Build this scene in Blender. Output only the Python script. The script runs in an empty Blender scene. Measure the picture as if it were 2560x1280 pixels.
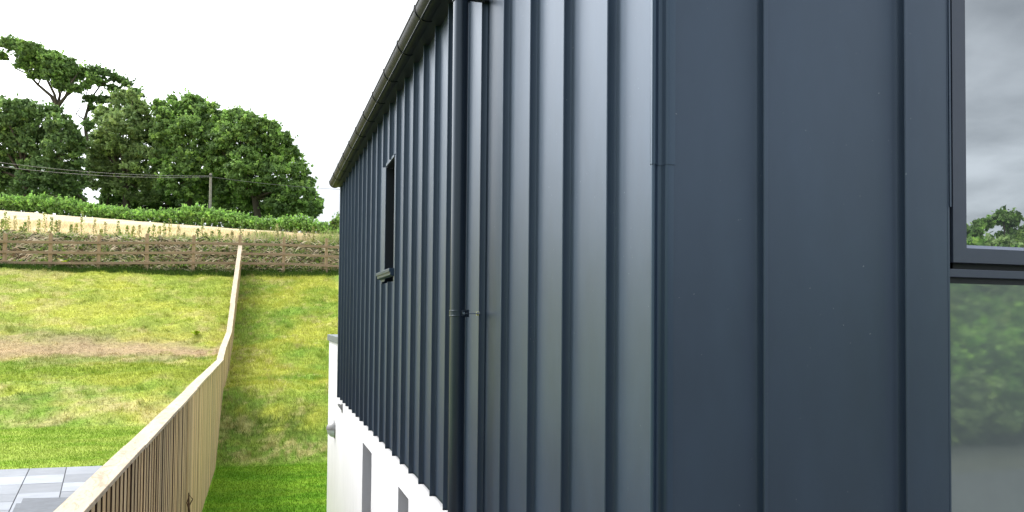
import bpy, math
import numpy as np
from mathutils import Vector, Matrix
R = math.radians
scn = bpy.context.scene
col = scn.collection
# ------------------------------------------------------------------ camera
F = 2000.0                      # focal length in photo pixels (2560 wide)
ALPHA, PITCH, ROLL = math.atan(622/F), R(1.65), R(0.52)
PPY = 743.0                     # the photo is a crop: principal point below centre
fw = Vector((math.sin(ALPHA)*math.cos(PITCH), math.cos(ALPHA)*math.cos(PITCH), math.sin(PITCH)))
rt = Vector((math.cos(ALPHA), -math.sin(ALPHA), 0))
up = rt.cross(fw)
cr, sr = math.cos(ROLL), math.sin(ROLL)
rt, up = rt*cr + up*sr, up*cr - rt*sr
cd = bpy.data.cameras.new('camera'); cam = bpy.data.objects.new('camera', cd); col.objects.link(cam)
m = Matrix((rt, up, -fw)).transposed().to_4x4(); cam.matrix_world = m
cd.sensor_width = 36; cd.lens = 36*F/2560; cd.shift_y = (PPY-640)/2560
cd.clip_start = .05; cd.clip_end = 3000
scn.camera = cam
scn.render.resolution_x = 1024; scn.render.resolution_y = 512

def at(x, y, z):
    """world point seen at photo pixel x, y at depth z in front of the camera"""
    return fw*z + rt*((x-1280)/F*z) - up*((y-PPY)/F*z)

# ------------------------------------------------------------------ world and sun
SUN_EL, SUN_AZ = R(52), R(-52)      # azimuth from +Y towards +X
sd = Vector((math.sin(SUN_AZ)*math.cos(SUN_EL), math.cos(SUN_AZ)*math.cos(SUN_EL), math.sin(SUN_EL)))
w = bpy.data.worlds.new('World'); scn.world = w; w.use_nodes = True
nt = w.node_tree; nt.nodes.clear()
def N(t, **k):
    n = nt.nodes.new(t)
    for a, b in k.items(): setattr(n, a, b)
    return n
def setin(n, **k):
    for a, b in k.items(): n.inputs[a].default_value = b
L = lambda a, b: nt.links.new(a, b)
out = N('ShaderNodeOutputWorld'); bg1 = N('ShaderNodeBackground'); bg2 = N('ShaderNodeBackground'); add = N('ShaderNodeAddShader')
sky = N('ShaderNodeTexSky', sky_type='NISHITA', sun_disc=False); sky.sun_elevation = SUN_EL; sky.sun_rotation = SUN_AZ
L(sky.outputs[0], bg1.inputs[0]); bg1.inputs[1].default_value = .03
tc = N('ShaderNodeTexCoord'); sep = N('ShaderNodeSeparateXYZ'); L(tc.outputs['Generated'], sep.inputs[0])
def M(op, a, b=None, c=None, clamp=False):
    n = N('ShaderNodeMath', operation=op, use_clamp=clamp)
    for i, v in enumerate((a, b, c)):
        if v is None: continue
        if isinstance(v, (int, float)): n.inputs[i].default_value = v
        else: L(v, n.inputs[i])
    return n.outputs[0]
zz = M('ADD', M('MAXIMUM', sep.outputs[2], 0.0), .22)
cx = M('DIVIDE', sep.outputs[0], zz); cy = M('DIVIDE', sep.outputs[1], zz)
cmb = N('ShaderNodeCombineXYZ'); L(cx, cmb.inputs[0]); L(cy, cmb.inputs[1])
n1 = N('ShaderNodeTexNoise'); L(cmb.outputs[0], n1.inputs['Vector']); setin(n1, Scale=1.35, Detail=8, Roughness=.5, Distortion=.25)
rmp = N('ShaderNodeMapRange'); L(n1.outputs[0], rmp.inputs[0]); setin(rmp, **{'From Min': .36, 'From Max': .64, 'To Min': .30, 'To Max': 1.25})
# the sun stands behind thin cloud: that half of the sky is far brighter
dt = M('ADD', M('MULTIPLY', sep.outputs[0], -.62), M('MULTIPLY', sep.outputs[1], .78))
gl = N('ShaderNodeMapRange', interpolation_type='SMOOTHSTEP'); L(dt, gl.inputs[0]); setin(gl, **{'From Min': -.45, 'From Max': .45})
n2_ = N('ShaderNodeTexNoise'); L(cmb.outputs[0], n2_.inputs['Vector']); setin(n2_, Scale=.8, Detail=4, Roughness=.5)
bright = M('MULTIPLY', gl.outputs[0], M('ADD', .47, M('MULTIPLY', n2_.outputs[0], .42)))
lo = M('MULTIPLY', rmp.outputs[0], M('SUBTRACT', 1.0, gl.outputs[0]))
dg = M('ADD', M('ADD', M('MULTIPLY', sep.outputs[0], -.50), M('MULTIPLY', sep.outputs[1], .56)), M('MULTIPLY', sep.outputs[2], .66))
glow = N('ShaderNodeMapRange', interpolation_type='SMOOTHSTEP'); L(dg, glow.inputs[0]); setin(glow, **{'From Min': .55, 'From Max': 1.0, 'To Max': 3.2})
tot = M('ADD', M('ADD', bright, M('MULTIPLY', lo, 1.1)), glow.outputs[0])
mixc = N('ShaderNodeMix', data_type='RGBA'); L(gl.outputs[0], mixc.inputs['Factor'])
mixc.inputs['A'].default_value = (.93, .97, 1, 1); mixc.inputs['B'].default_value = (.97, .985, 1, 1)
L(mixc.outputs['Result'], bg2.inputs[0]); L(tot, bg2.inputs[1])
L(bg1.outputs[0], add.inputs[0]); L(bg2.outputs[0], add.inputs[1]); L(add.outputs[0], out.inputs[0])
sl = bpy.data.lights.new('sun', 'SUN'); sl.energy = 1.9; sl.angle = R(11); sl.color = (1, .96, .9)
so = bpy.data.objects.new('sun', sl); col.objects.link(so); so.rotation_euler = sd.to_track_quat('Z', 'Y').to_euler()
scn.view_settings.view_transform = 'Standard'; scn.view_settings.look = 'None'
scn.view_settings.exposure = 0.25; scn.view_settings.gamma = 1

# ------------------------------------------------------------------ helpers
def mat(name, color=(.5,.5,.5), rough=.6, metal=0, spec=.5, noise=None, bump=None, attr=False, attrnoise=None, transl=0, stretch=(1,1,1), speck=None, coat=0, ior=1.5, swirl=None, tint=(1,1,1)):
    """noise = (scale, amount, detail); bump = (scale, strength)"""
    mt = bpy.data.materials.new(name); mt.use_nodes = True
    t = mt.node_tree; n = t.nodes; l = t.links
    b = n['Principled BSDF']; o = n['Material Output']
    b.inputs['Roughness'].default_value = rough; b.inputs['Metallic'].default_value = metal
    b.inputs['Specular IOR Level'].default_value = spec
    b.inputs['Coat Weight'].default_value = coat; b.inputs['Specular Tint'].default_value = (*tint, 1); b.inputs['IOR'].default_value = ior
    tc = n.new('ShaderNodeTexCoord'); mp = n.new('ShaderNodeMapping'); mp.inputs['Scale'].default_value = stretch
    l.new(tc.outputs['Object'], mp.inputs[0])
    src = None
    if attr:
        a = n.new('ShaderNodeAttribute'); a.attribute_name = 'Col'; src = a.outputs['Color']
    else:
        rgb = n.new('ShaderNodeRGB'); rgb.outputs[0].default_value = (*color, 1); src = rgb.outputs[0]
    for k, nz in enumerate(noise if isinstance(noise, list) else [noise]):
        if not nz: continue
        t1 = n.new('ShaderNodeTexNoise'); l.new(mp.outputs[0], t1.inputs['Vector'])
        t1.inputs['Scale'].default_value = nz[0]; t1.inputs['Detail'].default_value = nz[2]; t1.inputs['Roughness'].default_value = .6
        mr = n.new('ShaderNodeMapRange'); l.new(t1.outputs[0], mr.inputs[0])
        for q, v in (('From Min', .3), ('From Max', .7), ('To Min', 1-nz[1]), ('To Max', 1+nz[1])): mr.inputs[q].default_value = v
        mx = n.new('ShaderNodeVectorMath'); mx.operation = 'SCALE'
        l.new(src, mx.inputs[0]); l.new(mr.outputs[0], mx.inputs['Scale']); src = mx.outputs[0]
    if swirl:   # dark figured grain: thin bands of a strongly distorted noise
        v = n.new('ShaderNodeTexNoise'); mp2 = n.new('ShaderNodeMapping'); mp2.inputs['Scale'].default_value = (3.2, .8, 3.2); l.new(tc.outputs['Object'], mp2.inputs[0]); l.new(mp2.outputs[0], v.inputs['Vector'])
        v.inputs['Scale'].default_value = 1.6; v.inputs['Detail'].default_value = 4; v.inputs['Distortion'].default_value = 2.2
        w1 = n.new('ShaderNodeMath'); w1.operation = 'PINGPONG'; w1.inputs[1].default_value = .10; l.new(v.outputs[0], w1.inputs[0])
        g = n.new('ShaderNodeMapRange'); l.new(w1.outputs[0], g.inputs[0]); g.inputs['From Min'].default_value = 0; g.inputs['From Max'].default_value = .024; g.inputs['To Min'].default_value = .7; g.inputs['To Max'].default_value = 0
        mx = n.new('ShaderNodeMix'); mx.data_type = 'RGBA'; l.new(g.outputs[0], mx.inputs['Factor']); l.new(src, mx.inputs['A']); mx.inputs['B'].default_value = (*swirl, 1); src = mx.outputs['Result']
    if speck:   # (scale, threshold, colour): small dirt spots
        v = n.new('ShaderNodeTexNoise'); l.new(tc.outputs['Object'], v.inputs['Vector']); v.inputs['Scale'].default_value = speck[0]; v.inputs['Detail'].default_value = 3
        g = n.new('ShaderNodeMapRange'); l.new(v.outputs[0], g.inputs[0]); g.inputs['From Min'].default_value = speck[1]; g.inputs['From Max'].default_value = speck[1]+.02
        mx = n.new('ShaderNodeMix'); mx.data_type = 'RGBA'; l.new(g.outputs[0], mx.inputs['Factor']); l.new(src, mx.inputs['A']); mx.inputs['B'].default_value = (*speck[2], 1); src = mx.outputs['Result']
    l.new(src, b.inputs['Base Color'])
    if bump:
        t2 = n.new('ShaderNodeTexNoise'); l.new(mp.outputs[0], t2.inputs['Vector']); t2.inputs['Scale'].default_value = bump[0]; t2.inputs['Detail'].default_value = 5
        bp = n.new('ShaderNodeBump'); bp.inputs['Strength'].default_value = bump[1]; bp.inputs['Distance'].default_value = bump[2] if len(bump) > 2 else .02
        l.new(t2.outputs[0], bp.inputs['Height']); l.new(bp.outputs[0], b.inputs['Normal'])
    if transl:
        tr = n.new('ShaderNodeBsdfTranslucent'); l.new(src, tr.inputs[0]); ms = n.new('ShaderNodeMixShader'); ms.inputs[0].default_value = transl
        l.new(b.outputs[0], ms.inputs[1]); l.new(tr.outputs[0], ms.inputs[2]); l.new(ms.outputs[0], o.inputs['Surface'])
    return mt

MAT = dict(
    clad = mat('clad', (.021,.035,.058), .42, 0, .5, noise=[(1.6,.22,6),(14,.10,4)], bump=(1.6,.6,.014), speck=(95,.748,(.2,.22,.23)), ior=1.88, stretch=(1,1,.4), tint=(.66,.80,1)),
    trim = mat('trim', (.022,.038,.068), .34, 0, .5, noise=(5,.06,3), ior=1.8, tint=(.65,.83,1)),
    dark = mat('dark', (.016,.020,.027), .5, 0, .4),
    gutter = mat('gutter', (.017,.019,.024), .5, .0, .22, noise=(14,.25,5)),
    pipe = mat('pipe', (.014,.021,.034), .30, 0, .5, noise=(4,.06,2), ior=1.65, tint=(.75,.87,1)),
    steel = mat('steel', (.5,.52,.55), .25, 1, .5),
    render = mat('render', (.79,.79,.81), .9, 0, .2, noise=[(1.3,.05,6),(9,.025,4)], stretch=(1,1,.4), bump=(70,.3,.004)),
    coping = mat('coping', (.16,.19,.215), .45, .2, .5, noise=(3,.06,3)),
    frame = mat('frame', (.055,.07,.105), .38, 0, .5, noise=(30,.04,2)),
    bead = mat('bead', (.32,.35,.46), .35, 0, .5),
    wood = mat('wood', attr=True, rough=.75, spec=.25, noise=[(5,.16,6),(40,.14,3)], stretch=(14,14,.7), bump=(30,.3,.004)),
    cap = mat('cap', (.58,.475,.345), .7, 0, .25, swirl=(.34,.25,.165), noise=[(1.5,.16,7),(16,.12,5)], stretch=(6,1,6), bump=(8,.2,.004)),
    rail = mat('rail', (.40,.28,.195), .8, 0, .2, noise=[(3,.25,5),(20,.2,4)], stretch=(1,8,8)),
    post = mat('post', (.47,.33,.22), .8, 0, .2, noise=[(3,.2,5)], stretch=(8,8,1)),
    pole = mat('pole', (.36,.34,.30), .85, 0, .2, noise=(4,.2,4)),
    bark = mat('bark', (.10,.085,.065), .9, 0, .2, noise=(3,.3,5), bump=(8,.5,.05)),
    leaf = mat('leaf', attr=True, rough=.6, spec=.3, transl=.38),
    blade = mat('blade', attr=True, rough=.7, spec=.2, transl=.25),
    ground = mat('ground', attr=True, rough=.95, spec=.1, noise=[(9,.3,6),(1.1,.14,4),(48,.28,3)], bump=(22,.7,.05)),
    slab = mat('slab', attr=True, rough=.6, spec=.4, noise=[(5,.10,7),(1.2,.06,4)], bump=(12,.2,.004)),
    joint = mat('joint', (.10,.105,.11), .95, 0, .1, noise=(30,.3,3)),
    slate = mat('slate', (.10,.112,.135), .6, 0, .4, noise=(9,.2,5), bump=(10,.3,.005)),
    asphalt = mat('asphalt', (.20,.205,.21), .9, 0, .3, noise=[(.5,.12,4),(30,.15,3)]),
    wire = mat('wire', (.20,.20,.20), .5, .3),
    lamp = mat('lamp', (.30,.30,.30), .45, .3, .5),
    lens = mat('lens', (.55,.62,.62), .2, 0, .6),
    twig = mat('twig', (.10,.06,.035), .85, 0, .2, noise=(20,.3,3)),
)
def glass(name, gl, dif, rough, f):
    mt = bpy.data.materials.new(name); mt.use_nodes = True; t = mt.node_tree; n = t.nodes; l = t.links
    n.remove(n['Principled BSDF']); o = n['Material Output']
    g = n.new('ShaderNodeBsdfGlossy'); g.inputs['Color'].default_value = (*gl, 1); g.inputs['Roughness'].default_value = rough
    d = n.new('ShaderNodeBsdfDiffuse'); 
    nz = n.new('ShaderNodeTexNoise'); nz.inputs['Scale'].default_value = 6; nz.inputs['Detail'].default_value = 5
    tcc = n.new('ShaderNodeTexCoord'); l.new(tcc.outputs['Object'], nz.inputs['Vector'])
    mx = n.new('ShaderNodeMix'); mx.data_type = 'RGBA'; l.new(nz.outputs[0], mx.inputs['Factor']); mx.inputs['A'].default_value = (*[v*.85 for v in dif], 1); mx.inputs['B'].default_value = (*[v*1.15 for v in dif], 1)
    l.new(mx.outputs['Result'], d.inputs[0])
    ms = n.new('ShaderNodeMixShader'); ms.inputs[0].default_value = f; l.new(d.outputs[0], ms.inputs[1]); l.new(g.outputs[0], ms.inputs[2]); l.new(ms.outputs[0], o.inputs[0])
    return mt
MAT['glass_up'] = glass('glass_up', (.93,.97,1), (.05,.056,.062), .0, .37)
MAT['glass_low'] = glass('glass_low', (.9,.97,.95), (.165,.195,.195), .035, .17)
MAT['glass_dark'] = glass('glass_dark', (.6,.7,.8), (.012,.015,.02), .03, .25)

def tag(o, label=None, cat=None, group=None, kind=None):
    if label: o['label'] = label
    if cat: o['category'] = cat
    if group: o['group'] = group
    if kind: o['kind'] = kind
    return o
def empty(name, loc, label, cat, group=None):
    o = bpy.data.objects.new(name, None); col.objects.link(o); o.location = loc; o.empty_display_size = .2
    return tag(o, label, cat, group)
def link(name, me, m, parent=None):
    o = bpy.data.objects.new(name, me); col.objects.link(o)
    if m is not None: me.materials.append(m)
    if parent is not None:
        o.parent = parent
        p = Vector((0,0,0)); q = parent
        while q is not None: p += q.location; q = q.parent
        o.location = -p if parent.parent is None else -parent_world(parent)
    return o
def parent_world(p):
    v = Vector((0,0,0)); q = p
    while q is not None: v += q.location; q = q.parent
    return v
def np_mesh(name, V, Fc, m, parent=None, colr=None, smooth=False):
    V = np.asarray(V, 'f4'); Fc = np.asarray(Fc, 'i4'); k = Fc.shape[1]
    me = bpy.data.meshes.new(name); me.vertices.add(len(V)); me.vertices.foreach_set('co', V.ravel())
    me.loops.add(Fc.size); me.loops.foreach_set('vertex_index', Fc.ravel())
    me.polygons.add(len(Fc)); me.polygons.foreach_set('loop_start', np.arange(0, Fc.size, k, dtype='i4'))
    if smooth: me.polygons.foreach_set('use_smooth', np.ones(len(Fc), bool))
    me.update(calc_edges=True); me.validate()
    if colr is not None:
        a = me.color_attributes.new('Col', 'FLOAT_COLOR', 'POINT')
        a.data.foreach_set('color', np.concatenate([np.asarray(colr,'f4'), np.ones((len(V),1),'f4')],1).ravel())
    return link(name, me, m, parent)
class MB:
    def __init__(s): s.v = []; s.f = []; s.c = []; s.cc = (1,1,1)
    def addv(s, vs, fs):
        b = len(s.v); s.v += [tuple(v) for v in vs]; s.f += [tuple(b+i for i in f) for f in fs]; s.c += [s.cc]*len(vs)
    def box(s, x0, x1, y0, y1, z0, z1):
        v = [(x,y,z) for x in (x0,x1) for y in (y0,y1) for z in (z0,z1)]
        s.addv(v, [(0,1,3,2),(4,6,7,5),(0,4,5,1),(2,3,7,6),(0,2,6,4),(1,5,7,3)])
    def hexa(s, v8):        # bottom 4, top 4
        s.addv(v8, [(3,2,1,0),(4,5,6,7),(0,1,5,4),(1,2,6,5),(2,3,7,6),(3,0,4,7)])
    def tube(s, pts, rad, n=12, caps=True):
        pts = [Vector(p) for p in pts]
        if not isinstance(rad, (list, tuple)): rad = [rad]*len(pts)
        b = len(s.v); ref = None
        for i, p in enumerate(pts):
            t = (pts[min(i+1, len(pts)-1)] - pts[max(i-1, 0)]).normalized()
            if ref is None: ref = t.orthogonal().normalized()
            u = (ref - t*ref.dot(t)).normalized(); ref = u; w_ = t.cross(u)
            for k in range(n):
                a = 2*math.pi*k/n; q = p + (u*math.cos(a) + w_*math.sin(a))*rad[i]; s.v.append(tuple(q)); s.c.append(s.cc)
        for i in range(len(pts)-1):
            for k in range(n):
                k2 = (k+1) % n; s.f.append((b+i*n+k, b+i*n+k2, b+(i+1)*n+k2, b+(i+1)*n+k))
        if caps:
            s.f.append(tuple(b+k for k in reversed(range(n)))); e = b+(len(pts)-1)*n; s.f.append(tuple(e+k for k in range(n)))
    def extrude(s, prof, axis, a, b_, closed=True):   # prof: list of 2D points, axis 'z' -> (x,y), 'y' -> (x,z)
        mk = (lambda p, t: (p[0], p[1], t)) if axis == 'z' else (lambda p, t: (p[0], t, p[1])) if axis == 'y' else (lambda p, t: (t, p[0], p[1]))
        n = len(prof); v = [mk(p, a) for p in prof] + [mk(p, b_) for p in prof]
        f = [(i, (i+1) % n, n+(i+1) % n, n+i) for i in range(n if closed else n-1)]
        if closed: f += [tuple(range(n-1, -1, -1)), tuple(range(n, 2*n))]
        s.addv(v, f)
    def build(s, name, m, parent=None, smooth=None, bevel=0, attr=False):
        me = bpy.data.meshes.new(name); me.from_pydata(s.v, [], s.f); me.update()
        if attr:
            a = me.color_attributes.new('Col', 'FLOAT_COLOR', 'POINT')
            a.data.foreach_set('color', np.array([(*c, 1) for c in s.c], 'f4').ravel())
        if smooth:
            me.polygons.foreach_set('use_smooth', [True]*len(me.polygons)); me.set_sharp_from_angle(angle=R(smooth))
        o = link(name, me, m, parent)
        if bevel:
            bm_ = o.modifiers.new('bevel', 'BEVEL'); bm_.width = bevel; bm_.segments = 2; bm_.limit_method = 'ANGLE'; bm_.angle_limit = R(40)
        return o
rng = np.random.default_rng(7)
def vnoise(x, y, seed=0):
    xi = np.floor(x).astype('i8'); yi = np.floor(y).astype('i8'); fx = x-xi; fy = y-yi
    def h(a, b):
        n = (a*374761393 + b*668265263 + seed*974634777) & 0xffffffff
        n = ((n ^ (n >> 13))*1274126177) & 0xffffffff
        return ((n ^ (n >> 16)) & 0xffff)/65535.
    fx = fx*fx*(3-2*fx); fy = fy*fy*(3-2*fy)
    return (h(xi,yi)*(1-fx)+h(xi+1,yi)*fx)*(1-fy) + (h(xi,yi+1)*(1-fx)+h(xi+1,yi+1)*fx)*fy
def fbm(x, y, o=4, seed=0):
    s = 0; a = .5; t = 0
    for i in range(o):
        an = .6+1.9*i; u = (x*math.cos(an)-y*math.sin(an))*2**i; v = (x*math.sin(an)+y*math.cos(an))*2**i
        s = s + a*vnoise(u+13.7*i, v+5.1*i, seed+i); t += a; a *= .6
    return s/t
def sstep(x, a, b):
    t = np.clip((x-a)/(b-a), 0, 1); return t*t*(3-2*t)

# ------------------------------------------------------------------ ground
RK = np.array([(-9,-2.95),(16.5,-2.91),(18.1,-2.2),(19.4,-1.62),(22.4,-1.36),(25.1,-.63),(27.5,.34),(30,1.0),(32,1.78),(32.5,1.98),(33.6,2.88),(34.2,2.98)])
LK = np.array([(-9,-2.16),(12.7,-2.16),(16.9,-2.1),(18.5,-1.6),(20,-1.25),(22.6,-1.0),(25,-.38),(28,.6),(30.5,1.25),(32,1.68),(32.5,1.9),(33.6,2.82),(34.2,2.93)])
FX = -.87                       # line of the slatted fence
def hedge_y(X): return 67.5 - .78*np.clip(X, -70, 26)
def field_h(X, Y):
    Xc = np.clip(X, -60, 30); yh = hedge_y(Xc); q = np.minimum(Y, yh) - 34.2
    h = 2.96 + .14*sstep(q, 0, 9) + .105*q + .00045*q*q - .01*Xc*sstep(q, 0, 10)
    e = np.maximum(Y - yh, 0)
    return h + .02*np.minimum(e, 45) - .06*np.maximum(e-45, 0)
def height(X, Y):
    X = np.asarray(X, 'f8'); Y = np.asarray(Y, 'f8')
    hr = np.interp(Y, RK[:,0], RK[:,1]); hl = np.interp(Y, LK[:,0], LK[:,1])
    hl = np.where(X < -12, hl, hl)
    h = np.where(X > FX, hr, hl)
    rough = sstep(Y, 16.6, 18.5)*(1-sstep(Y, 31.5, 32.5))
    h = h + rough*((fbm(X*.9, Y*.9, 3, 3)-.5)*.26 + (fbm(X*4, Y*4, 3, 5)-.5)*.10) + sstep(Y, 32.2, 33)*(1-sstep(Y, 34, 36))*((fbm(X*2.5, Y*2.5, 3, 6)-.5)*.30)
    f = field_h(X, Y)
    h = np.where(Y > 34.2, f + (fbm(X*.3, Y*.3, 2, 9)-.5)*.12*sstep(Y, 36, 44), h)
    b = -2.95 + 5.6*sstep(-Y, 11, 34) + .05*np.maximum(-Y-30, 0)
    return np.where(Y < -9, np.where(Y < -11, b, -2.95), h)
def gcol(X, Y):
    """colour of soil, turf and crop (surface colour only)"""
    X = np.asarray(X, 'f8'); Y = np.asarray(Y, 'f8'); n = len(X)
    c = lambda *v: np.tile(np.array(v, 'f8'), (n, 1))
    n1 = fbm(X*.55, Y*.8, 4, 20); n2 = fbm(X*1.9+3, Y*1.9, 4, 21); n3 = fbm(X*7, Y*7, 3, 22)
    def mix(a, b, t): t = np.clip(t, 0, 1)[:, None]; return a*(1-t) + b*t
    green, yel, dry, soil, deep = c(.22,.34,.05), c(.44,.46,.08), c(.52,.45,.20), c(.43,.29,.19), c(.085,.18,.03)
    left = X < FX
    g = mix(green, yel, (n1-.38)*4)
    g = mix(g, dry, sstep(n2, .53, .72)*.7)
    g = mix(g, deep, sstep(fbm(X*1.1, Y*1.3, 3, 30), .57, .7)*.42)
    # left garden: worn brown band on the terrace, greener below, straw foot
    br = np.exp(-((Y - 23.0 + (n1-.5)*2.0)/1.35)**2)*sstep(n2+ .3*sstep(-X,1,3), .28, .58)
    gl = mix(g, yel, .45*sstep(Y, 24, 26)); gl = mix(gl, soil, br*.85); gl = mix(gl, c(.19,.27,.02), np.exp(-((Y-20.4)/1.0)**2)*.75)
    gl = mix(gl, dry, np.exp(-((Y-17.9)/.75)**2)*.6*sstep(n2, .3, .6))
    gl = mix(gl, dry, .55*sstep(-X, 4, 8)*sstep(Y, 24, 27)*sstep(n2,.35,.6))
    # right garden: long grass along the fence, the fence's shade mixed into its colour
    near = np.exp(-(np.maximum(X-FX, 0)/(.55+.35*n1))**2)
    gr = mix(mix(green, yel, (n1-.34)*3.4), deep, near*.42*sstep(n2, .25, .6)); gr = mix(gr, soil*.45, near*.5*sstep(n3, .5, .7))
    gr = mix(gr, deep*.8, np.exp(-((Y-17.8)/1.0)**2)*.8*sstep(n2, .3, .6)); gr = mix(gr, dry*.9, np.exp(-((Y-16.9)/.35)**2)*.8*sstep(X, -.2, .8)*sstep(n3,.4,.6)); gr = mix(gr, dry, sstep(n3*n2, .30, .42)*.5)
    o = np.where(left[:, None], gl, gr)
    # mown lawns at the foot
    n4 = fbm(X*1.3, Y*2.6, 4, 60); lawnL = mix(c(.31,.40,.065), c(.20,.32,.03), sstep(n4, .35, .7)); lawnR = mix(c(.11,.25,.012), c(.17,.30,.02), sstep(n4, .35, .7))
    lawn = np.where(left[:, None], lawnL, lawnR)
    edge = np.where(left, 16.95, 16.55) + (n3-.5)*.25
    o = mix(lawn, o, sstep(Y, edge-.06, edge+.06) if False else np.clip((Y-edge)/.12+.5, 0, 1))
    o = mix(o, c(.10,.17,.02), sstep(Y, 31.4, 31.9)*.8)
    bank = mix(c(.40,.31,.19), c(.12,.17,.05), sstep(n2, .40, .55)); o = np.where((Y > 32.1)[:, None], bank, o)
    crop = mix(c(.74,.62,.40), c(.66,.53,.31), sstep(fbm(X*.12, Y*.5, 3, 40), .4, .65)); crop = mix(crop, c(.80,.69,.46), sstep(fbm(X*.3, Y*1.5, 3, 41), .5, .7))
    o = mix(o, c(.36,.34,.13), sstep(Y, 33.5, 34.0)); o = mix(o, crop, sstep(Y + (n2-.5)*1.2, 35.2, 36.2))
    o = mix(o, c(.08,.12,.03), sstep(Y - hedge_y(X), -1.2, .3))
    o = np.where((Y < -11)[:, None], mix(c(.05,.08,.02), c(.08,.10,.04), n2), o)
    o = np.where(((Y < 8.5) & (X > FX))[:, None], c(.07,.072,.075), o); o = np.where(((Y < 2) & (X <= FX))[:, None], c(.05,.10,.02), o)  # unseen near ground, darkened so less light bounces into the cladding seams
    o = np.where(((Y < -9))[:, None] & (Y >= -11)[:, None], c(.2,.2,.17), o)
    return o
xs = np.concatenate([[-900,-500,-300,-200,-140], np.arange(-110, -12, 3.), np.arange(-12, FX-.02, .11), [FX-.004, FX+.004], np.arange(FX+.08, 3.2, .11), np.arange(3.6, 14, 1.2), np.arange(16, 100, 6.), [130,200,300,500,900]])
ys = np.concatenate([[-900,-500,-300,-200,-120,-80,-60], np.arange(-50, -9, 2.), [-9.01, -9, -6,-3,0,3,6,8,10], np.arange(11, 37, .11), np.arange(37, 60, .6), np.arange(60, 110, 2.), [115,125,140,170,220,300,500,900]])
XX, YY = np.meshgrid(xs, ys, indexing='ij'); Hh = height(XX.ravel(), YY.ravel())
nx, ny = len(xs), len(ys); I = np.arange(nx*ny).reshape(nx, ny)
Fq = np.stack([I[:-1,:-1], I[1:,:-1], I[1:,1:], I[:-1,1:]], -1).reshape(-1, 4)
gnd = np_mesh('ground', np.stack([XX.ravel(), YY.ravel(), Hh], 1), Fq, MAT['ground'], None, gcol(XX.ravel(), YY.ravel()), smooth=True)
tag(gnd, kind='structure')
# road in front of the house
rd = MB(); rd.box(-40, 60, -8.9, -1.5, -3.2, -2.90); o = rd.build('road', MAT['asphalt']); tag(o, kind='structure')

# blades
def tris(P, hgt, wid, lean, colr, name, m, droop=None, seed=0, parent=None):
    r = np.random.default_rng(seed+1000); n = len(P); a = r.uniform(0, 2*np.pi, n); b = r.uniform(0, 2*np.pi, n)
    hv = np.broadcast_to(hgt, n)*r.uniform(.55, 1.35, n); wv = np.broadcast_to(wid, n)*r.uniform(.7, 1.3, n)
    side = np.stack([np.cos(a), np.sin(a), 0*a], 1)*wv[:, None]; ln = np.stack([np.cos(b), np.sin(b), 0*b], 1)*(hv*lean*r.uniform(.2, 1, n))[:, None]
    tip = P + ln; tip[:, 2] += hv
    V = np.stack([P-side, P+side, tip], 1).reshape(-1, 3); Fc = np.arange(3*n).reshape(n, 3)
    C = np.repeat(colr*r.uniform(.72, 1.3, (n, 1)), 3, 0)
    return np_mesh(name, V, Fc, m, parent, C)
def scatter(n, x0, x1, y0, y1, seed):
    r = np.random.default_rng(seed); X = r.uniform(x0, x1, n); Y = r.uniform(y0, y1, n); return X, Y
def grassP(X, Y): return np.stack([X, Y, height(X, Y)-.004], 1)
parts = []
def rough(n, x0, x1, y0, y1, hh, seed, name):
    X, Y = scatter(n, x0, x1, y0, y1, seed); cl = fbm(X*1.7, Y*1.7, 3, 50)
    r = np.random.default_rng(seed+5); nt_ = n//260; cx_ = r.uniform(x0, x1, nt_); cy_ = r.uniform(y0, y1, nt_); m_ = 26     # coarser tufts
    X = np.concatenate([X, (cx_[:,None]+r.normal(0,.05,(nt_,m_))).ravel()]); Y = np.concatenate([Y, (cy_[:,None]+r.normal(0,.05,(nt_,m_))).ravel()])
    X = np.clip(X, x0, x1); cl = np.concatenate([cl, np.repeat(r.uniform(.5, 1.4, nt_), m_)])
    k = (Y > np.where(X > FX, 16.6, 17.0)) & (Y < 31.9); X, Y, cl = X[k], Y[k], cl[k]
    c = gcol(X, Y)*1.06; bare = (c[:,0] > c[:,1]*1.12); hv = hh*(.5 + 1.1*cl)*np.where(bare, .45, 1)
    tag(tris(grassP(X, Y), hv, .0075, .9, c*1.08, name, MAT['blade'], seed=seed), 'rough tufted grass on the bank '+('left' if x1 < 0 else 'right')+' of the slatted fence', 'grass', kind='stuff')
rough(70000, -11.5, FX-.06, 16.8, 31.9, .062, 61, 'rough_grass')
rough(36000, FX+.07, 2.6, 16.4, 31.9, .078, 62, 'rough_grass')
X, Y = scatter(26000, -6.0, FX-.06, 12.75, 17.0, 63)
tag(tris(grassP(X, Y), .035, .006, .8, gcol(X, Y)*1.05, 'lawn_grass', MAT['blade'], seed=63), 'short mown pale green lawn beyond the grey patio', 'grass', kind='stuff')
X, Y = scatter(22000, FX+.07, 1.7, 10.5, 16.6, 64)
tag(tris(grassP(X, Y), .035, .006, .8, gcol(X, Y)*1.05, 'lawn_grass', MAT['blade'], seed=64), 'short mown deep green lawn between slatted fence and white wall', 'grass', kind='stuff')
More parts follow.
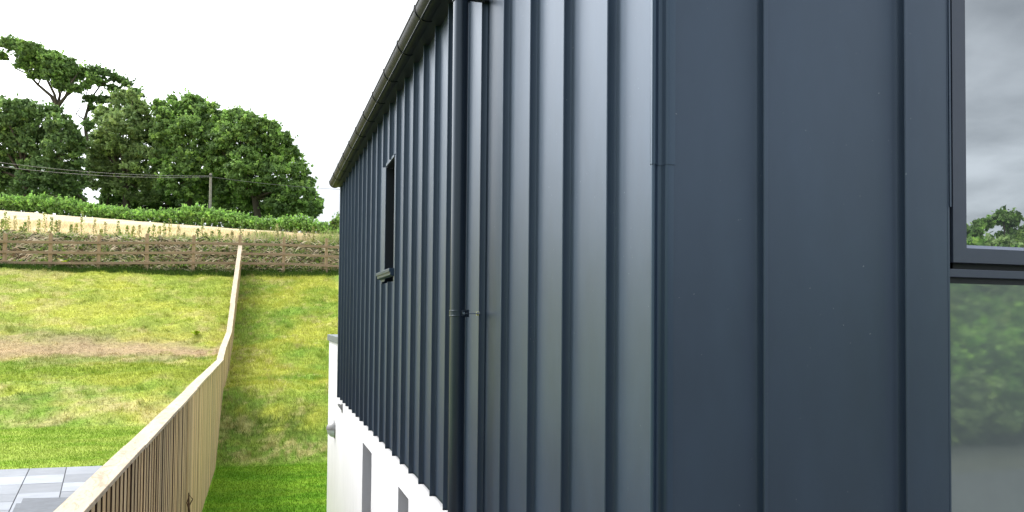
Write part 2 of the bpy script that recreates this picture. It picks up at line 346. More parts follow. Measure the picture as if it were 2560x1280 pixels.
# straw and cut weeds heaped on the steep bank behind the rails
r = np.random.default_rng(70); n = 21000; X = r.uniform(-14, 5, n); Y = r.uniform(32.1, 33.95, n); P = grassP(X, Y); P[:,2] += r.uniform(0, .09, n)
a = r.normal(0, 1.25, n) + np.where(r.random(n) < .5, 0, np.pi); ln = r.uniform(.12, .5, n); d = np.stack([np.cos(a)*ln, np.sin(a)*ln*.5, r.normal(0, .35, n)*ln + np.sin(a)*ln*.35], 1)
s = np.stack([0*a, -.35*np.ones(n), np.ones(n)], 1)*r.uniform(.007, .026, (n,1))
mid = P + d*.5 + np.stack([0*a, -.03*np.ones(n), r.uniform(0, .09, n)], 1)
V = np.stack([P, mid+s, P+d, mid-s], 1).reshape(-1, 3)
pal = np.array([(.90,.80,.62),(.74,.60,.44),(.26,.18,.11),(.44,.46,.24),(.05,.05,.03),(.86,.76,.58)]); cc = pal[r.integers(0, 6, n)]*r.uniform(.7, 1.2, (n,1))
tag(np_mesh('cut_straw', V, np.arange(4*n).reshape(n, 4), MAT['blade'], None, np.repeat(cc, 4, 0)), 'dry cut straw and weed stalks heaped on the bank behind the rail fence', 'straw', kind='stuff')
# low green leaves growing through the straw
n = 21000; X = r.uniform(-14, 5, n); Y = r.uniform(32.05, 34.2, n); k = fbm(X*1.6, Y*2.2, 3, 77) + .12*(Y < 32.5) + .10*(X > 0) > .455; X, Y = X[k], Y[k]; n = len(X)
P = grassP(X, Y); P[:,2] += r.uniform(.04, .24, n); u = r.normal(0, 1, (n,3)); u /= np.linalg.norm(u, axis=1)[:,None]; v = np.cross(u, r.normal(0,1,(n,3))); v /= np.linalg.norm(v, axis=1)[:,None]
sz = r.uniform(.025, .07, (n,1)); V = np.stack([P-u*sz, P+v*sz*.6, P+u*sz, P-v*sz*.6], 1).reshape(-1,3)
cc = np.array([(.16,.26,.05),(.26,.36,.08),(.07,.14,.04),(.34,.40,.12)])[r.integers(0,4,n)]
tag(np_mesh('bank_weeds', V, np.arange(4*n).reshape(n,4), MAT['leaf'], None, np.repeat(cc,4,0)), 'low leafy weeds growing through the straw bank', 'weeds', kind='stuff')
# long grass under the bottom rail and on the crest
X, Y = scatter(9000, -13, 4.5, 31.55, 32.25, 71); tag(tris(grassP(X, Y), .17, .010, .6, np.tile((.07,.14,.02), (len(X),1)), 'long_grass', MAT['blade'], seed=71), 'dark long grass fringe under the bottom rail', 'grass', kind='stuff')
X, Y = scatter(40000, -15, 6, 33.9, 36.6, 72); cl = fbm(X*1.3, Y*.8, 3, 73)
cc = np.where((cl > .46)[:,None], (.36,.46,.13), (.72,.62,.38))*np.ones((len(X),3)); cc[r.random(len(X)) < .2] = (.62,.48,.36)
tag(tris(grassP(X, Y), .11+.5*np.clip(cl-.4,0,1)+.50*sstep(X, -3.4, .8)*r.random(len(X)), .012, .5, cc, 'crest_grass', MAT['blade'], seed=72), 'tall pale green and straw coloured grass along the field edge', 'grass', kind='stuff')
# ripe crop edge standing in the field
X, Y = scatter(42000, -26, 7, 36, 60, 74); k = Y < hedge_y(X)-1; X, Y = X[k], Y[k]
tag(tris(grassP(X, Y), .16, .02, .6, gcol(X, Y)*1.1, 'ripe_crop', MAT['blade'], seed=74), 'pale golden ripe cereal crop covering the sloping field', 'crop', kind='stuff')
# separate tall weeds on the crest
def leafquads(P, sz, r, flat=0.):
    n = len(P); u = r.normal(0,1,(n,3)); u /= np.linalg.norm(u,axis=1)[:,None]; v = np.cross(u, r.normal(0,1,(n,3)) + np.array([0,0,flat])); v /= np.linalg.norm(v,axis=1)[:,None]
    s = (np.broadcast_to(sz, n)*r.uniform(.35,1.6,n))[:,None]
    return np.stack([P-u*s, P+v*s*.62, P+u*s*1.0, P-v*s*.62], 1).reshape(-1,3)
wpx = [5, 20, 37, 62, 96, 110, 148, 178, 205, 253, 262, 295, 318, 333, 348, 372, 410, 425, 446, 494, 506, 514, 580, 603, 655, 664, 692, 724, 760, 782, 800, 826, 12, 52, 70, 128, 140, 190, 236, 300, 384, 398, 460, 530, 548, 568, 622, 640, 706, 738, 772, 812]
for i, px in enumerate(wpx):
    z = 32.6 + (i*37 % 10)*.16; q = at(px, 590, z); gx, gy = q.x, q.y; gz = float(height([gx],[gy])[0])
    rr = np.random.default_rng(200+i); H = [.62,.85,.7,.5,.95,.6][i*5 % 6]*rr.uniform(.6,1.15); st = MB()
    st.tube([(gx,gy,gz-.03),(gx+rr.normal(0,.03),gy,gz+H*.5),(gx+rr.normal(0,.06),gy,gz+H)], [.012,.009,.004], 5)
    t_ = empty('weed_plant', (gx,gy,gz), 'tall leafy weed standing on the field edge above the rail fence', 'weed', 'tall weeds along the field edge')
    st.build('stem', MAT['twig'], t_)
    nl = 130; hh = rr.uniform(.08, 1.0, nl)*H; wd = .13*(1-hh/H*.65); ang = rr.uniform(0,6.28,nl); rad = wd*np.sqrt(rr.random(nl))
    P = np.stack([gx+rad*np.cos(ang), gy+rad*np.sin(ang), gz+hh], 1); base = [(.27,.36,.09),(.36,.40,.12),(.48,.45,.22),(.20,.30,.08)][i % 4]
    np_mesh('foliage', leafquads(P, .032, rr), np.arange(4*nl).reshape(nl,4), MAT['leaf'], t_, np.repeat(np.array(base)*rr.uniform(.7,1.35,(nl,1)),4,0))
# broad-leaved docks by the rail fence
for (px, py, lab, cl, hh) in ((198,655,'bright yellow-green dock plant behind the lower rails of the fence',(.42,.48,.03),.36),(95,652,'small yellow-green broad-leaved plant left of the yellow dock',(.34,.42,.04),.28),(6,664,'dark green broad-leaved plant at the end of the bottom rail',(.03,.09,.03),.30),(490,832,'small bright green thistle standing alone on the left bank',(.33,.42,.03),.20)):
    for zz_ in np.arange(14, 34, .05):
        q = at(px, py+8, zz_)
        if q.z < float(height([q.x],[q.y])[0]): break
    if py < 700: q = at(px, py+10, 31.2 if px > 50 else 28.2); q.y = min(q.y, 32.2) if px > 50 else 31.75
    gz = float(height([q.x],[q.y])[0]); rr = np.random.default_rng(px); mb = MB()
    for k in range(11):
        a = k*2.4; l_ = hh*(.6+.5*rr.random()); wv = l_*.22; dx, dy = math.cos(a), math.sin(a); e = .5+.5*rr.random()
        b0 = Vector((q.x,q.y,gz)); m1 = b0+Vector((dx*l_*.35,dy*l_*.35,l_*.75*e)); tp = b0+Vector((dx*l_*.8,dy*l_*.8,l_*.9*e)); sd_ = Vector((-dy,dx,0))*wv
        mb.cc = tuple(v*(.7+.6*rr.random()) for v in cl); mb.addv([b0, m1+sd_, tp, m1-sd_], [(0,1,2,3)])
    tag(mb.build('dock_plant' if py < 700 else 'thistle', MAT['leaf'], attr=True), lab, 'plant')

# ------------------------------------------------------------------ patio
pa = R(8.5); pu = Vector((math.cos(pa), -math.sin(pa), 0)).normalized(); pu = Vector((math.cos(-pa*0+R(-3)), math.sin(R(-3)), 0))
pz = -2.13
pt = empty('patio', (-4.5, 11, pz), 'grey slate paved patio at the foot of the left garden', 'patio')
def along(px, py):      # patio-plane point under a photo pixel
    a = at(px, py, 1); return a*(pz/a.z)
o0 = along(74, 1171); d1 = (along(24, 1276)-o0).normalized(); e1 = (along(260, 1160.5)-along(0, 1170.5)).normalized()
d1 = Vector((d1.x, d1.y, 0)).normalized(); e1 = Vector((e1.x, e1.y, 0)).normalized()
jb = MB(); tf = (FX-.06-o0.x)/e1.x
def clipx(p):        # nothing of the patio reaches under or past the fence
    if p.x > FX-.07: p = p - e1*((p.x-(FX-.07))/e1.x)
    return p
q = [clipx(o0+e1*6-d1*.02), o0-e1*6-d1*.02, o0-e1*6+d1*9, clipx(o0+e1*6+d1*9)]
jb.hexa([(p.x,p.y,pz-.08) for p in q] + [(p.x,p.y,pz-.008) for p in q]); jb.build('joint_bed', MAT['joint'], pt)
W = (along(168,1166)-o0).length; sb = MB(); rr = np.random.default_rng(5); c0 = -9*W
for ci in range(-9, 12):
    y_ = -.0
    while y_ < 8.6:
        L_ = [.30,.60,.45,.60,.60][rr.integers(0,5)]; a0, a1, b0, b1 = ci*W+.006, (ci+1)*W-.006, y_+.004, y_+L_-.004
        pp = [clipx(p) for p in (o0+e1*a0+d1*b1, o0+e1*a1+d1*b1, o0+e1*a1+d1*b0, o0+e1*a0+d1*b0)]
        if (pp[1]-pp[0]).length < .02: y_ += L_; continue
        k = .70+.5*rr.random(); sb.cc = (.285*k,.305*k,.345*k); zt = pz+rr.uniform(-.001,.002)
        sb.hexa([(p.x,p.y,pz-.03) for p in pp] + [(p.x,p.y,zt) for p in pp]); y_ += L_
sb.build('paving', MAT['slab'], pt, attr=True)
# dark raised blocks at the near edge of the view
s0, s1 = along(57, 1256.5), along(175, 1253); st = MB(); dd = d1
pp = [s0+dd*.9, clipx(s1+dd*.9+(s1-s0)*3), clipx(s1+(s1-s0)*3), s0]; st.hexa([(p.x,p.y,pz+.001) for p in pp] + [(p.x,p.y,pz+.05) for p in pp])
s0b = along(40, 1268.5); pp = [s0b+dd*.8, s0b+e1*.14+dd*.8, s0b+e1*.14, s0b]; st.hexa([(p.x,p.y,pz+.001) for p in pp] + [(p.x,p.y,pz+.046) for p in pp])
tag(st.build('dark_block', MAT['slate'], bevel=.004), 'dark grey raised blocks lying on the paler patio paving', 'step')

# ------------------------------------------------------------------ slatted fence
CT = np.array([(-8,-.955),(6,-.935),(18.5,-.905),(19.9,-.675),(22.9,-.395),(32.0,2.76)])
ctop = lambda y: float(np.interp(y, CT[:,0], CT[:,1]))
sf = empty('slatted_fence', (FX, 12, -2.9), 'pale timber fence of upright slats with a flat top board climbing the bank', 'fence')
jy = [-8,-5.6,-3.2,-.8,1.6,4.0,6.4,8.8,11.2,13.6,16.0,18.5,19.9,22.9,25.3,27.6,29.9,31.97]
for i in range(len(jy)-1):
    a, b = jy[i]+.0015, jy[i+1]-.0015; za, zb = ctop(a), ctop(b); cb = MB(); wob = .006*math.sin(i*2.1)
    sec = 6; xs_ = [-.94+wob, -.80+wob]
    cb.hexa([(xs_[0],a,za-.03),(xs_[1],a,za-.03),(xs_[1],b,zb-.03),(xs_[0],b,zb-.03),(xs_[0],a,za),(xs_[1],a,za),(xs_[1],b,zb),(xs_[0],b,zb)])
    cb.build('top_board', MAT['cap'], sf, bevel=.004)
rr = np.random.default_rng(11)
for i in range(len(jy)-1):
    a, b = jy[i], jy[i+1]; mb = MB(); y_ = a+.012; per = (b-a)/round((b-a)/.15); n_ = round((b-a)/per)
    for k in range(n_):
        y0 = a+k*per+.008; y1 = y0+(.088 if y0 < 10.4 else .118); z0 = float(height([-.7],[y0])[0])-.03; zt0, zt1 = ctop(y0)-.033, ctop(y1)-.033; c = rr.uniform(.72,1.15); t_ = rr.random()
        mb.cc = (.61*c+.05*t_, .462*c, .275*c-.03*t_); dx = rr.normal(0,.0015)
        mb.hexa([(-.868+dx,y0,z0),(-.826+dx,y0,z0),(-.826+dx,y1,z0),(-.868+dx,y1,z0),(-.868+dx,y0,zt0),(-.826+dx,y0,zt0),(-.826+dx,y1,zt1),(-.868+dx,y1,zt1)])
        sd2 = (.06*c,.035*c,.022*c) if y0 < 10.4 else (.30*c,.22*c,.13*c); mb.cc = sd2; mb.hexa([(-.868+dx,y0-.0015,z0),(-.8275+dx,y0-.0015,z0),(-.8275+dx,y0-.0003,z0),(-.868+dx,y0-.0003,z0),(-.868+dx,y0-.0015,zt0),(-.8275+dx,y0-.0015,zt0),(-.8275+dx,y0-.0003,zt0),(-.868+dx,y0-.0003,zt0)])  # thin plate on the slat edge: shade of the gap put into its colour
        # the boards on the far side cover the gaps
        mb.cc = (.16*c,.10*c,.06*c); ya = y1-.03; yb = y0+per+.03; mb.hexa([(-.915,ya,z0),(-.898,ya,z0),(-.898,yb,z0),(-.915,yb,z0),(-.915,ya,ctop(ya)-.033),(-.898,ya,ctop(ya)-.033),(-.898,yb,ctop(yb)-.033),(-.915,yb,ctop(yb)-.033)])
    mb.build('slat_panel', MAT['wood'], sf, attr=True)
# dead twig leaning on it
tw = MB(); tw.tube([(-.66,9.6,-2.93),(-.74,9.85,-2.5),(-.785,10.05,-2.2),(-.795,10.15,-2.06)], [.014,.013,.012,.006], 7)
tw.tube([(-.785,10.05,-2.2),(-.75,10.12,-2.13),(-.79,10.2,-2.1),(-.81,10.08,-2.16),(-.77,9.98,-2.24),(-.75,9.95,-2.33)], [.008,.007,.006,.007,.006,.003], 6)
tag(tw.build('twig', MAT['twig'], smooth=60), 'dead brown twig leaning against the slatted fence', 'twig')

# ------------------------------------------------------------------ post and rail fence
def rail_h(x): return float(np.interp(x, [-14,-7.3,-2.5,.7,2.4,6], [2.50,2.61,2.77,2.83,2.81,2.75]))
pf = empty('post_and_rail_fence', (-2.5,32,1.7), 'brown three-rail timber fence crossing the garden under the field bank', 'fence')
PX = [-14.9,-13.3,-11.75,-10.2,-8.7,-7.27,-5.72,-4.11,-2.52,-.87,.72,2.34,3.9,5.5]
for i, x in enumerate(PX):
    p = MB(); g = float(height([x],[32.0])[0]); tl = .01*math.sin(i*3.3)
    top = rail_h(x) + (.34 if i % 2 else .30); s_ = .055
    p.hexa([(x-s_,32.02,g-.3),(x+s_,32.02,g-.3),(x+s_,32.13,g-.3),(x-s_,32.13,g-.3),(x-s_+tl,32.02,top),(x+s_+tl,32.02,top),(x+s_+tl,32.13,top+.01),(x-s_+tl,32.13,top+.01)])
    p.build('post', MAT['post'], pf, bevel=.006)
for k, dz in enumerate((0, -.365, -.735)):
    for i in range(0, len(PX)-1, 2):
        x0, x1 = PX[i], PX[min(i+2, len(PX)-1)]; p = MB(); j = .008*math.sin(i*1.7+k); za, zb = rail_h(x0)+dz+j, rail_h(x1)+dz-j
        p.hexa([(x0+.003,31.975,za-.045),(x1-.003,31.975,zb-.045),(x1-.003,32.017,zb-.045),(x0+.003,32.017,za-.045),(x0+.003,31.975,za+.045),(x1-.003,31.975,zb+.045),(x1-.003,32.017,zb+.045),(x0+.003,32.017,za+.045)])
        p.build('rail', MAT['rail'], pf, bevel=.004)

# ------------------------------------------------------------------ house
D = .90; PX0 = .93              # seam tips at x = .90, pan of the cladding at x = .93
S0, SP = 2.248*D, .3765*D       # first seam and spacing along the side
YF = 1.75                       # pan of the front cladding
YE = 11.36*D                    # far end of the cladding
ZB, ZT = -.98, 1.74
hs = empty('house', (4.5, 6, -2.95), 'modern house clad in dark blue-grey standing seam metal above white rendered walls', 'house')
seams = [S0+SP*k for k in range(25)]
def pan_profile(y0, y1, sm, X=PX0, first=False):
    """plan outline (x, y) of a run of pans with upstanding seams at sm"""
    p = [(X, y0)]
    for s in sm:
        if not (y0+.02 < s < y1-.02): continue
        p += [(X+.0005, s-.05), (X-.0005, s-.012), (X-.004, s-.003), (X-.010, s), (X-.0275, s+.0008), (X-.030, s+.003), (X-.030, s+.0115), (X-.0275, s+.0135), (X-.010, s+.014), (X-.003, s+.018), (X-.0004, s+.026), (X, s+.030), (X, s+.036)]
    p.append((X, y1))
    q = [p[0]]                      # add points in the middle of each wide pan, very slightly bowed
    for a in p[1:]:
        b = q[-1]; g = a[1]-b[1]
        if g > .12:
            for k in range(1, 6): t = k/6; q.append((b[0]+(a[0]-b[0])*t - .0012*math.sin(math.pi*t), b[1]+g*t))
        q.append(a)
    return q
def sheet(mb, prof, z0, z1, nz, swap=False, seed=0):
    n = len(prof); v = []; f = []
    for j in range(nz+1):
        z = z0+(z1-z0)*j/nz
        for i, (x, y) in enumerate(prof):
            v.append((x, y, z))
    for j in range(nz):
        for i in range(n-1):
            a = j*n+i; f.append((a, a+1, a+1+n, a+n) if not swap else (a+1, a, a+n, a+1+n))
    mb.addv(v, f)
sc = MB(); WY0, WY1 = 5.774, 6.597; OY0, OY1, OZ0, OZ1 = 5.946, 6.335, .365, 1.213
sheet(sc, pan_profile(YF+.03, WY0, seams), ZB, ZT, 8)
sheet(sc, pan_profile(WY1, YE, seams), ZB, ZT, 8)
sheet(sc, pan_profile(WY0, WY1, seams), OZ1+.01, ZT, 3); sheet(sc, pan_profile(WY0, WY1, seams), ZB, .285, 4)
# closed drip edge along the bottom, returns at the far end
sc.extrude(pan_profile(YF+.03, YE, seams)+[(.965, YE), (.965, YF+.03)], 'z', ZB, ZB+.012)
sc.box(.899, .99, YE, YE+.004, ZB, ZT); sc.box(.899, .905, YE-.03, YE, ZB, ZT)
sc.build('side_cladding', MAT['clad'], hs, smooth=30)
# side slit window
wn = MB()
wn.box(.921,.9285, OY1+.065, WY1+.01, .30, OZ1+.012); wn.box(.921,.9285, WY0-.002, OY0, .285, OZ1+.012)      # flat flashings either side
wn.box(.915,.9285, OY0-.01, OY1+.02, OZ1, OZ1+.022)
win = wn.build('side_window', MAT['clad'], hs, smooth=30, bevel=.0015)
f_ = MB()
for a in ((.9287,1.06, OY1+.066, OY1+.08, OZ0, OZ1), (.9287,1.06, OY0-.02, OY0, OZ0, OZ1), (.9287,1.06, OY0, OY1+.066, OZ1+.0001, OZ1+.02)): f_.box(*a)
f_.build('reveal', MAT['dark'], win)
f_ = MB()
for a in ((1.02,1.05, OY0, OY0+.05, OZ0, OZ1), (1.02,1.05, OY1-.05, OY1, OZ0, OZ1), (1.02,1.05, OY0+.05, OY1-.05, OZ1-.05, OZ1), (1.02,1.05, OY0+.05, OY1-.05, OZ0, OZ0+.06)): f_.box(*a)
f_.build('frame', MAT['dark'], win, bevel=.003)
f_ = MB(); f_.box(1.034,1.04, OY0+.05, OY1-.05, OZ0+.06, OZ1-.05); f_.build('pane', MAT['glass_dark'], win)
f_ = MB(); f_.extrude([(1.02,.385),(.884,.377),(.881,.374),(.881,.350),(.890,.350),(.890,.328),(.9205,.318),(.9205,.35),(1.02,.35)], 'y', OY0-.05, OY1+.27); f_.build('sill', MAT['trim'], win, bevel=.002)
# corner trim: rounded fold, groove and flat lip; upper length laps over the lower
ct = MB()
def corner(off): return [(PX0, YF+.045), (.9215, YF+.04), (.902-off, YF+.012), (.897-off, YF+.004), (.898-off, YF-.002-off), (.903, YF-.005-off), (.908, YF-.001-off), (.914, YF+.007-off), (.921, YF+.0085-off), (.9265, YF+.005-off), (.931, YF-.004-off), (.9345, YF-.0095-off), (.940, YF-.0105-off), (.9525+off, YF-.0095-off), (.9535+off, YF-.003), (.9535+off, YF+.03), (PX0+.012, YF+.045)]
ct.extrude(corner(0), 'z', ZB, .386); ct.extrude(corner(.0022), 'z', .383, ZT)
ct.build('corner_trim', MAT['trim'], hs, smooth=50)
# front cladding: pans with two seams, wide flat flashing, window, more pans beyond
def front_profile(x0, x1, sm):
    pr = pan_profile(x0, x1, sm, 0); return [(y, YF+dx) for dx, y in pr]
FX1 = 1.811; WX1 = 2.95
fc = MB(); fs = [1.1935, 1.632]
def gz(x): return 1.78 + (min(x, 9.0-x)-.9)*.62 if x < 9.2 else 1.78
pr = front_profile(.9536, FX1, fs)
sheet(fc, pr, ZB, 2.0, 8, swap=False); fc.extrude(pr+[(FX1, YF+.03), (.9536, YF+.03)], 'z', ZB, ZB+.012)
fc.box(FX1-.0065, FX1, YF-.0008, YF+.05, ZB, 2.0); fc.box(FX1-.001, FX1+.0045, YF-.0035, YF+.02, .325, 2.0)
pr = front_profile(WX1, 8.1, [WX1+.12+.44*k for k in range(12)]); sheet(fc, pr, ZB, 2.0, 8); fc.box(WX1, WX1+.006, YF-.0008, YF+.05, ZB, 2.0)
gv = front_profile(.9536, 8.1, [1.1935, 1.632]+[2.07+.44*k for k in range(14)]); n = len(gv); b0 = len(fc.v)
fc.addv([(x,y,2.0) for x,y in gv]+[(x,y,2.0+max(0,(min(x-.93, 8.12-x))*.62)) for x,y in gv], [(i,i+1,n+i+1,n+i) for i in range(n-1)])
fc.build('front_cladding', MAT['clad'], hs, smooth=30)
# front window: opening sash above a transom, fixed light below
fm = MB()
XA, XS, XG = FX1+.0002, FX1+.0125, 1.8705
bot = -.98
fm.box(FX1+.0005, WX1-.0005, YF+.034, YF+.09, bot, 2.0) if False else None
fm.box(XA, WX1, YF+.002, YF+.05, .131, .1535)                            # transom
win2 = fm.build('front_window', MAT['frame'], hs, bevel=.0015)
fm = MB()
for a in ((XA, XS+.03, YF+.03, YF+.075, .1535, 2.0), (XA, WX1, YF+.03, YF+.075, .1535, .19), (XA, WX1, YF+.02, YF+.075, .1135, .131), (XA, WX1, YF+.05, YF+.09, bot, .1135), (XA, WX1, YF+.076, YF+.09, .15, 2.0)): fm.box(*a)
fm.build('gasket', MAT['dark'], win2)
sa = MB(); y0, y1 = YF-.001, YF+.03; z0, zi = .172, .2125; xo = WX1-.012
def mitred(x0, x1, zb, zt, wx, wz):
    sa.addv([(x0,y0,zb),(x0+wx,y0,zb+wz),(x0+wx,y0,zt-wz),(x0,y0,zt),(x0,y1,zb),(x0+wx,y1,zb+wz),(x0+wx,y1,zt-wz),(x0,y1,zt)], [(3,2,1,0),(0,1,5,4),(1,2,6,5),(4,7,3,0)])
    sa.addv([(x0,y0,zb),(x1,y0,zb),(x1-wx,y0,zb+wz),(x0+wx,y0,zb+wz),(x0,y1,zb),(x1,y1,zb),(x1-wx,y1,zb+wz),(x0+wx,y1,zb+wz)], [(0,1,2,3),(0,4,5,1),(3,2,6,7)])
    sa.addv([(x1,y0,zb),(x1,y0,zt),(x1-wx,y0,zt-wz),(x1-wx,y0,zb+wz),(x1,y1,zb),(x1,y1,zt),(x1-wx,y1,zt-wz),(x1-wx,y1,zb+wz)], [(0,1,2,3),(0,4,5,1),(3,2,6,7)])
mitred(XS, xo, z0, 2.05, XG-XS, zi-z0)
sash = sa.build('sash', MAT['frame'], win2)
be = MB(); be.extrude([(YF+.001,.2125),(YF+.0165,.2235),(YF+.02,.2235),(YF+.02,.2125)], 'x', XG, xo-.05)
be.extrude([(XG-.0005,YF+.001),(XG+.002,YF+.016),(XG-.0005,YF+.016)], 'z', .2125, 2.0); be.build('glazing_bead', MAT['bead'], sash)
gp = MB(); gp.box(XG-.002, xo-.045, YF+.0162, YF+.024, .205, 2.0); gp.build('pane', MAT['glass_up'], sash)
gp = MB(); gp.box(XA, WX1-.0005, YF+.006, YF+.03, bot, .1133); gp.build('pane', MAT['glass_low'], win2)
# white rendered walls
rw = MB(); WX = .957; YA = 13.66*D; zg = -3.7; wt = -.968
ops = [(5.38, 5.81), (7.29, 7.97)]; yy = YF+.035
rw.box(WX, WX+.3, yy, YA if False else YE+.002, -1.21, wt)
for a, b in ops: rw.box(WX, WX+.3, yy, a, zg, -1.21); rw.box(WX+.14, WX+.3, a, b, zg, -1.21); yy = b
rw.box(WX, WX+.3, yy, YE+.002, zg, -1.21)
rw.box(WX, WX+.3, YE+.002, YA, zg, -.325); rw.box(WX+.3, 8.1, YA-.3, YA, zg, -.325); rw.box(8.06, 8.1, YF+.1, YA-.3, zg, ZT)
rw.box(WX, FX1, YF+.033, YF+.034+.3, zg, wt-.001) if False else None
rw.box(WX+.3, 8.1, YF+.035, YF+.3, zg, wt)
wall = rw.build('rendered_wall', MAT['render'], hs)
cp = MB(); cp.box(WX-.028, WX+.34, YE+.004, YA+.028, -.325, -.237); cp.box(WX+.34, 8.13, YA-.34, YA+.028, -.325, -.237); cp.build('coping', MAT['coping'], wall, bevel=.004)
for a, b in ops:
    g = MB(); g.box(WX+.11, WX+.138, a+.002, b-.002, -2.9, -1.212); wd = g.build('ground_floor_window', MAT['frame'], hs)
    g = MB(); g.box(WX+.104, WX+.109, a+.05, b-.05, -2.85, -1.26); g.build('pane', MAT['glass_dark'], wd)
# back wall, roof, fascia
bk = MB(); bk.box(.94, 8.1, YE-.12, YE, -.98, ZT); bk.build('back_wall', MAT['clad'], hs)
rf = MB(); ry0, ry1 = YF-.06, YE+.06
rf.extrude([(.85,1.735),(4.52,4.01),(8.2,1.735),(8.2,1.70),(4.52,3.965),(.85,1.69)], 'y', ry0, ry1)
for k in range(20):
    y = ry0+.01+k*.44
    if y < ry1-.02: rf.extrude([(.87,1.75),(4.50,4.00),(4.50,4.03),(.87,1.78)], 'y', y, y+.014)
rf.build('roof', MAT['clad'], hs)
fa = MB(); fa.box(.80, .955, YF+.0, YE+.01, 1.655, 1.668); fa.box(.905, .955, YF+.0, YE+.01, 1.668, 1.742); fa.build('fascia', MAT['dark'], hs)
# half-round gutter
gt = MB(); gx_, gz_, gr_ = .8365, 1.716, .0655; ga, gb = YF-.05, 11.42*D; ns = 16
prof = [(gx_-gr_*math.cos(math.pi*k/ns), gz_-gr_*math.sin(math.pi*k/ns)) for k in range(ns+1)]
inner = [(gx_-(gr_-.003)*math.cos(math.pi*k/ns), gz_-(gr_-.003)*math.sin(math.pi*k/ns)) for k in range(ns, -1, -1)]
gt.extrude(prof+inner, 'y', ga, gb); gt.tube([(gx_-gr_+.003, ga, gz_+.003), (gx_-gr_+.003, gb, gz_+.003)], .008, 8)
for y in (ga, gb): gt.extrude(prof, 'y', y-.002, y+.002)
gut = gt.build('gutter', MAT['gutter'], hs, smooth=40)
for k in range(-4, 11):
    y = 4.82*D+k*.592
    if y < ga+.05 or y > gb: continue
    b = MB(); r1 = gr_+.0045
    pr = [(gx_-r1*math.cos(math.pi*i/ns), gz_-r1*math.sin(math.pi*i/ns)) for i in range(ns+1)]; pi_ = [(gx_-(gr_+.0005)*math.cos(math.pi*i/ns), gz_-(gr_+.0005)*math.sin(math.pi*i/ns)) for i in range(ns, -1, -1)]
    b.extrude(pr+pi_, 'y', y-.008, y+.008); b.box(gx_-r1-.001, gx_-r1+.02, y-.013, y+.013, gz_-.002, gz_+.016); b.build('bracket', MAT['gutter'], gut, smooth=40)
# downpipe with its clamp
py_, px_ = 3.755*D, .2385*3.755*D; pr_ = .0343
dp = MB(); dp.tube([(px_, py_, -2.9), (px_, py_, 1.56), (px_+.0, py_, 1.66)], pr_, 40, caps=True); dpo = dp.build('downpipe', MAT['pipe'], hs, smooth=40)
b = MB(); b.tube([(px_,py_,1.392),(px_,py_,1.50)], pr_+.0045, 40); b.build('collar', MAT['pipe'], dpo, smooth=40, bevel=.001)
b = MB(); b.box(px_+.03, .925, py_-.03, py_+.0, 1.400, 1.406); b.box(.895,.905, py_-.035, py_-.02, 1.392, 1.406); b.build('strap', MAT['dark'], dpo)
zc = .028; b = MB()
for dz in (-.013, .009): b.tube([(px_,py_,zc+dz),(px_,py_,zc+dz+.004)], pr_+.0042, 40)
b.tube([(px_,py_,zc-.010),(px_,py_,zc+.010)], pr_+.0028, 40)
b.box(px_+.008, px_+.020, py_-pr_-.012, py_-pr_+.004, zc-.012, zc+.012); b.box(px_+pr_-.004, px_+pr_+.012, py_-.016, py_+.012, zc-.016, zc+.016)
cl = b.build('clamp', MAT['pipe'], dpo, smooth=35, bevel=.001)
b = MB(); b.tube([(px_+pr_+.008,py_-.004,zc),(.905,py_-.004,zc)], .003, 10); b.tube([(.889,py_-.004,zc),(.894,py_-.004,zc)], .0095, 14); b.tube([(.897,py_-.004,zc),(.9015,py_-.004,zc)], .0105, 14)
b.tube([(px_+.014,py_-pr_-.016,zc),(px_+.014,py_-pr_-.010,zc)], .006, 6); b.tube([(px_+.024,py_-pr_+.002,zc),(px_+.036,py_-pr_+.010,zc)], .003, 8); b.build('fixing_rod', MAT['steel'], cl, smooth=35)
# half-moon wall light and small spotlight on the white wall
lx, ly, lz = WX, 12.35*D, -(1071-796)/F*12.1*D
wl = empty('wall_light', (lx, ly, lz), 'half-moon bulkhead light with grey hood on the white wall near its far end', 'wall light')
def dome(th0, th1, rr_, dep, nn=20, mm=10):
    v = []; f = []
    for i in range(nn+1):
        a = th0+(th1-th0)*i/nn
        for j in range(mm+1):
            t = math.pi/2*j/mm; v.append((lx-.006-dep*math.cos(t), ly+rr_*math.sin(t)*math.cos(a), lz+rr_*math.sin(t)*math.sin(a)))
    for i in range(nn):
        for j in range(mm): a = i*(mm+1)+j; f.append((a, a+1, a+mm+2, a+mm+1))
    return v, f
mb = MB(); mb.tube([(lx,ly,lz),(lx-.012,ly,lz)], .119, 36); mb.build('back_plate', MAT['lamp'], wl, smooth=40)
mb = MB(); mb.addv(*dome(0, math.pi, .116, .108)); mb.build('hood', MAT['lamp'], wl, smooth=40)
mb = MB(); mb.addv(*dome(math.pi, 2*math.pi, .109, .100)); mb.build('diffuser', MAT['lens'], wl, smooth=40)
sx, sy = WX, 11.2*D; sz = -(1015-796)/F*11*D
sp = empty('spotlight', (sx, sy, sz), 'small grey angled sensor spotlight on the white wall just below the cladding', 'spotlight')
mb = MB(); mb.box(sx-.012, sx, sy-.03, sy+.03, sz-.075, sz+.035); mb.build('back_plate', MAT['lamp'], sp, bevel=.003)
mb = MB(); mb.extrude([(sx-.012,sz-.05),(sx-.062,sz+.022),(sx-.057,sz+.030),(sx-.030,sz+.026),(sx-.012,sz+.032)], 'y', sy-.026, sy+.026); mb.build('head', MAT['lamp'], sp, bevel=.004)
mb = MB(); mb.tube([(sx-.045,sy,sz+.024),(sx-.04,sy,sz+.034)], .010, 12); mb.build('sensor', MAT['dark'], sp, smooth=40)

